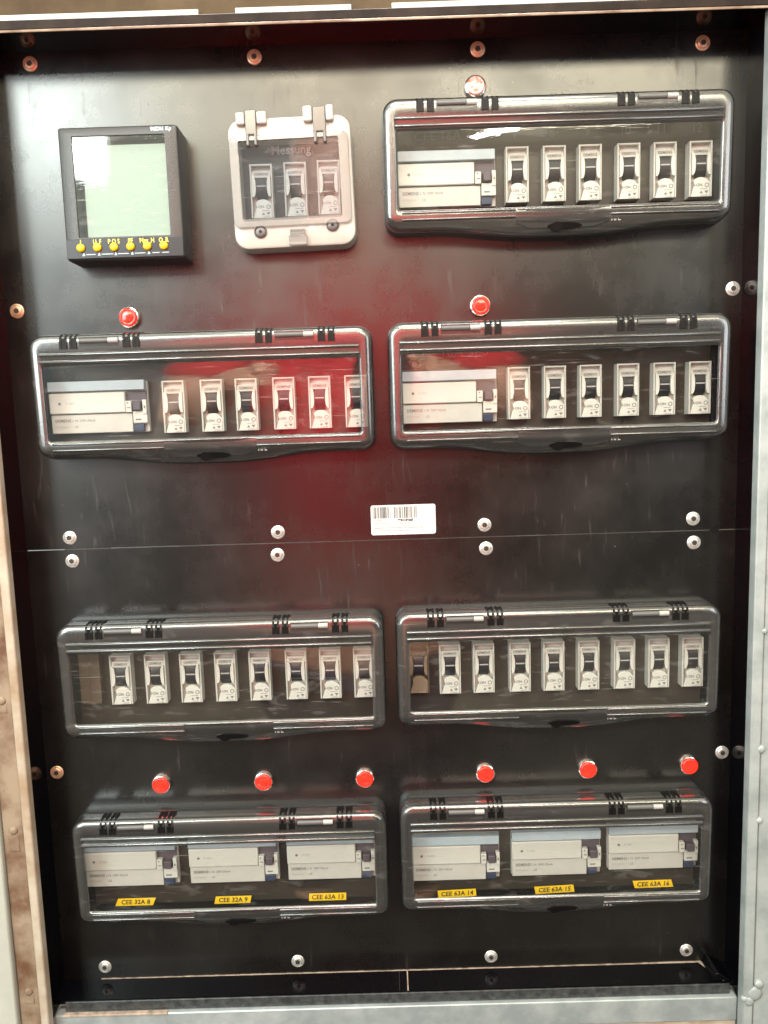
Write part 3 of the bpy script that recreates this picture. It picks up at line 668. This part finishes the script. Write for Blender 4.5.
for xa, xb in ((112, 156), (216, 266), (448, 494), (562, 600)):
    MB().box(PX(xa), PX(xb), 10, 19, PZ(128), PZ(50 if xa > 300 else 66)).build("hinge_knuckle", M['cream'], mb, bevel=1.2, seg=3)
for xa, xb in ((158, 214), (496, 560)):
    c = MB().box(PX(xa), PX(xb), 14, 18.6, PZ(180), PZ(56)); c.box(PX(xa), PX(xa+16), 15, 19.4, PZ(235), PZ(175)); c.box(PX(xb-16), PX(xb), 15, 19.4, PZ(235), PZ(175))
    c.build("hinge_clip", M['clip'], fl, bevel=0.6)
for x, y in ((197, 663), (565, 647)):
    q = MB().lathe([(4.2, 15.4), (4.2, 16.4), (3.5, 17.0), (3.2, 16.2)], PX(x), PZ(y), 24).build("screw_seat", M['clip'], mb, smooth='auto')
    MB().lathe([(3.0, 15.6), (3.0, 16.7), (2.2, 17.1)], PX(x), PZ(y), 20).build("screw_head", M['pin'], q, smooth='auto')
    MB().lathe([(1.1, 17.1), (1.1, 17.2)], PX(x), PZ(y), 6).build("socket", M['blackp'], q)
lt = MB().box(PX(342), PX(432), 15.6, 19, PZ(746), PZ(690)); lt.box(PX(348), PX(424), 15.6, 18, PZ(690), PZ(658)); lt = lt.build("latch", M['flap'], fl, bevel=0.6)
MB().box(PX(350), PX(418), 18, 18.2, PZ(674), PZ(664)).build("latch_slot", M['pin'], fl)
q = MB().lathe([(0.9, 15.7), (0.9, 15.85)], PX(303), PZ(672), 12); q.lathe([(2.3, 15.7), (2.3, 15.9)], PX(462), PZ(650), 16); q.box(PX(478), PX(512), 15.7, 15.85, PZ(652), PZ(644))
q.build("keyhole", M['recess'], mb)

# ---------------------------------------------------------------- sticker (its matrix code is left out)
st = MB().rings([rrect(-23.3, 23.3, -10.8, 10.8, 1.6, d, k=4, m=3) for d in (0, 0.25)]).build("sticker", M['sticker'], None)
st.location = (16.1*S, 0, 14.4*S); st.rotation_euler[1] = 0.0
tag(st, "white barcode sticker on black panel just above the seam", "sticker")
bc = MB()
for (a, b, n) in ((-21.8, -8.8, 30), (-6.5, 9.6, 36)):
    x = a; 
    while x < b:
        wv = random.choice((0.25, 0.3, 0.45, 0.7)); bc.box(x, x+wv, 0.25, 0.30, 1.2, 9.4); x += wv+random.choice((0.3, 0.3, 0.5, 0.8))
bc.build("barcode", M['ink'], st)
text("1P 5004", "lettering", -21.4, -0.2, 0.3, 1.8, M['print'], st, 'LEFT')
text("Serien-Nr 970", "lettering", -21.4, -2.4, 0.3, 1.8, M['print'], st, 'LEFT')
text("9901149247", "lettering", -4, -0.4, 0.3, 2.2, M['ink'], st, 'LEFT', bold=0.15)
text("S-Nr  49 247", "lettering", -4, -2.6, 0.3, 1.8, M['print'], st, 'LEFT')
text("Lastverteiler mit Sicherungen und Steckdosen CEE", "lettering", -21.4, -5.6, 0.3, 1.75, M['print'], st, 'LEFT')
text("IP 44  400V 50Hz  125A  Baustrom", "lettering", -21.4, -7.8, 0.3, 1.75, M['print'], st, 'LEFT')

# ---------------------------------------------------------------- the photographer, seen only mirrored in the covers
def skin(name, nodes, edges, mat, parent, root=0, sub=2):
    me = bpy.data.meshes.new(name); me.from_pydata([(p[0]*S, -p[1]*S, p[2]*S) for p in nodes], edges, []); me.materials.append(mat)
    o = bpy.data.objects.new(name, me); COL.objects.link(o); o.parent = parent
    o.location = (-58*S, 0, 60*S); o.scale = (1.3, 1, 1)
    sk = o.modifiers.new("skin", 'SKIN'); sk.use_smooth_shade = True
    for i, v in enumerate(me.skin_vertices[0].data):
        r = nodes[i][3]; v.radius = (r*S, (nodes[i][4] if len(nodes[i]) > 4 else r)*S); v.use_root = (i == root)
    o.modifiers.new("sub", 'SUBSURF').levels = sub; o.modifiers["sub"].render_levels = sub
    return o
pe = empty("person", (0, 0, 0), "person in red shirt and dark trousers holding a phone up, mirrored in the box windows", "person")
D0 = 790   # depth of the torso
bn = [(0, D0, -330, 115, 80), (0, D0, -180, 110, 78), (0, D0, 0, 120, 80), (0, D0, 130, 130, 80), (0, D0, 235, 95, 65), (0, D0-5, 300, 45, 45), (0, D0-15, 345, 42, 45), (0, D0-20, 400, 62, 72), (0, D0-20, 465, 66, 78), (0, D0-15, 520, 45, 55)]
be = [(i, i+1) for i in range(9)]
def arm(sg):
    i = len(bn)
    bn.extend([(sg*125, D0, 215, 50), (sg*185, D0-10, 90, 42), (sg*205, D0-40, -30, 36), (sg*165, D0-110, 15, 32), (sg*115, D0-175, 60, 24), (sg*98, D0-205, 72, 26, 14)])
    be.extend([(4, i), (i, i+1), (i+1, i+2), (i+2, i+3), (i+3, i+4), (i+4, i+5)])
    h = i+5
    for k, (dz, l) in enumerate(((26, 34), (10, 38), (-6, 35), (-22, 28))):
        j = len(bn); bn.extend([(sg*92, D0-212, 72+dz, 8), (sg*80, D0-222, 76+dz, 7), (sg*(96-l), D0-218, 78+dz, 6)]); be.extend([(h, j), (j, j+1), (j+1, j+2)])
    j = len(bn); bn.extend([(sg*90, D0-200, 98, 9), (sg*78, D0-222, 112, 8)]); be.extend([(h, j), (j, j+1)])
arm(-1); arm(1)
for sg in (-1, 1):
    i = len(bn); bn.extend([(sg*62, D0, -420, 72), (sg*68, D0-8, -640, 50), (sg*70, D0+6, -880, 34), (sg*72, D0-40, -935, 30, 22)]); be.extend([(0, i), (i, i+1), (i+1, i+2), (i+2, i+3)])
body = skin("body", bn, be, M['skin'], pe, 0)
sh_ = [(0, D0, -300, 128, 92), (0, D0, -180, 124, 90), (0, D0, 0, 134, 92), (0, D0, 130, 144, 92), (0, D0, 232, 108, 76), (0, D0-3, 272, 62, 56)]
se = [(i, i+1) for i in range(5)]
for sg in (-1, 1):
    i = len(sh_); sh_.extend([(sg*130, D0, 212, 62), (sg*178, D0-8, 110, 58), (sg*190, D0-14, 60, 56)]); se.extend([(4, i), (i, i+1), (i+1, i+2)])
skin("shirt", sh_, se, M['red'], pe, 0)
tr = [(0, D0, -320, 124, 90)]; te = []
for sg in (-1, 1):
    i = len(tr); tr.extend([(sg*62, D0, -430, 84), (sg*68, D0-6, -640, 62), (sg*70, D0+4, -890, 48)]); te.extend([(0, i), (i, i+1), (i+1, i+2)])
skin("trousers", tr, te, M['navy'], pe, 0)
skin("hair", [(0, D0+12, 440, 68, 70), (0, D0+5, 505, 72, 80), (0, D0-10, 545, 40, 50)], [(0, 1), (1, 2)], M['hair'], pe)
for sg in (-1, 1): MB().lathe([(9, -4), (8, 3), (3, 7)], 0, 0, 14).build("eye", M['hair'], pe, smooth=True).location = ((sg*24-50)*S, -(D0-92)*S, 522*S)
MB().prism([(-10, 0), (10, 0), (0, 40)], -6, 20).build("nose", M['skin'], pe, bevel=4).location = (-50*S, -(D0-92)*S, 480*S)
# phone held just behind the camera position
ph = MB().rings([rrect(-32, 32, -66, 66, 8, d) for d in (556, 562)]).build("phone", M['phone'], None, smooth='auto')
ph.location = (4*S, 0, 88*S); MB().rings([rrect(-32, 32, -66, 66, 8, 556)], cap=True)
tag(ph, "black phone held up in front of the red shirted person", "phone")
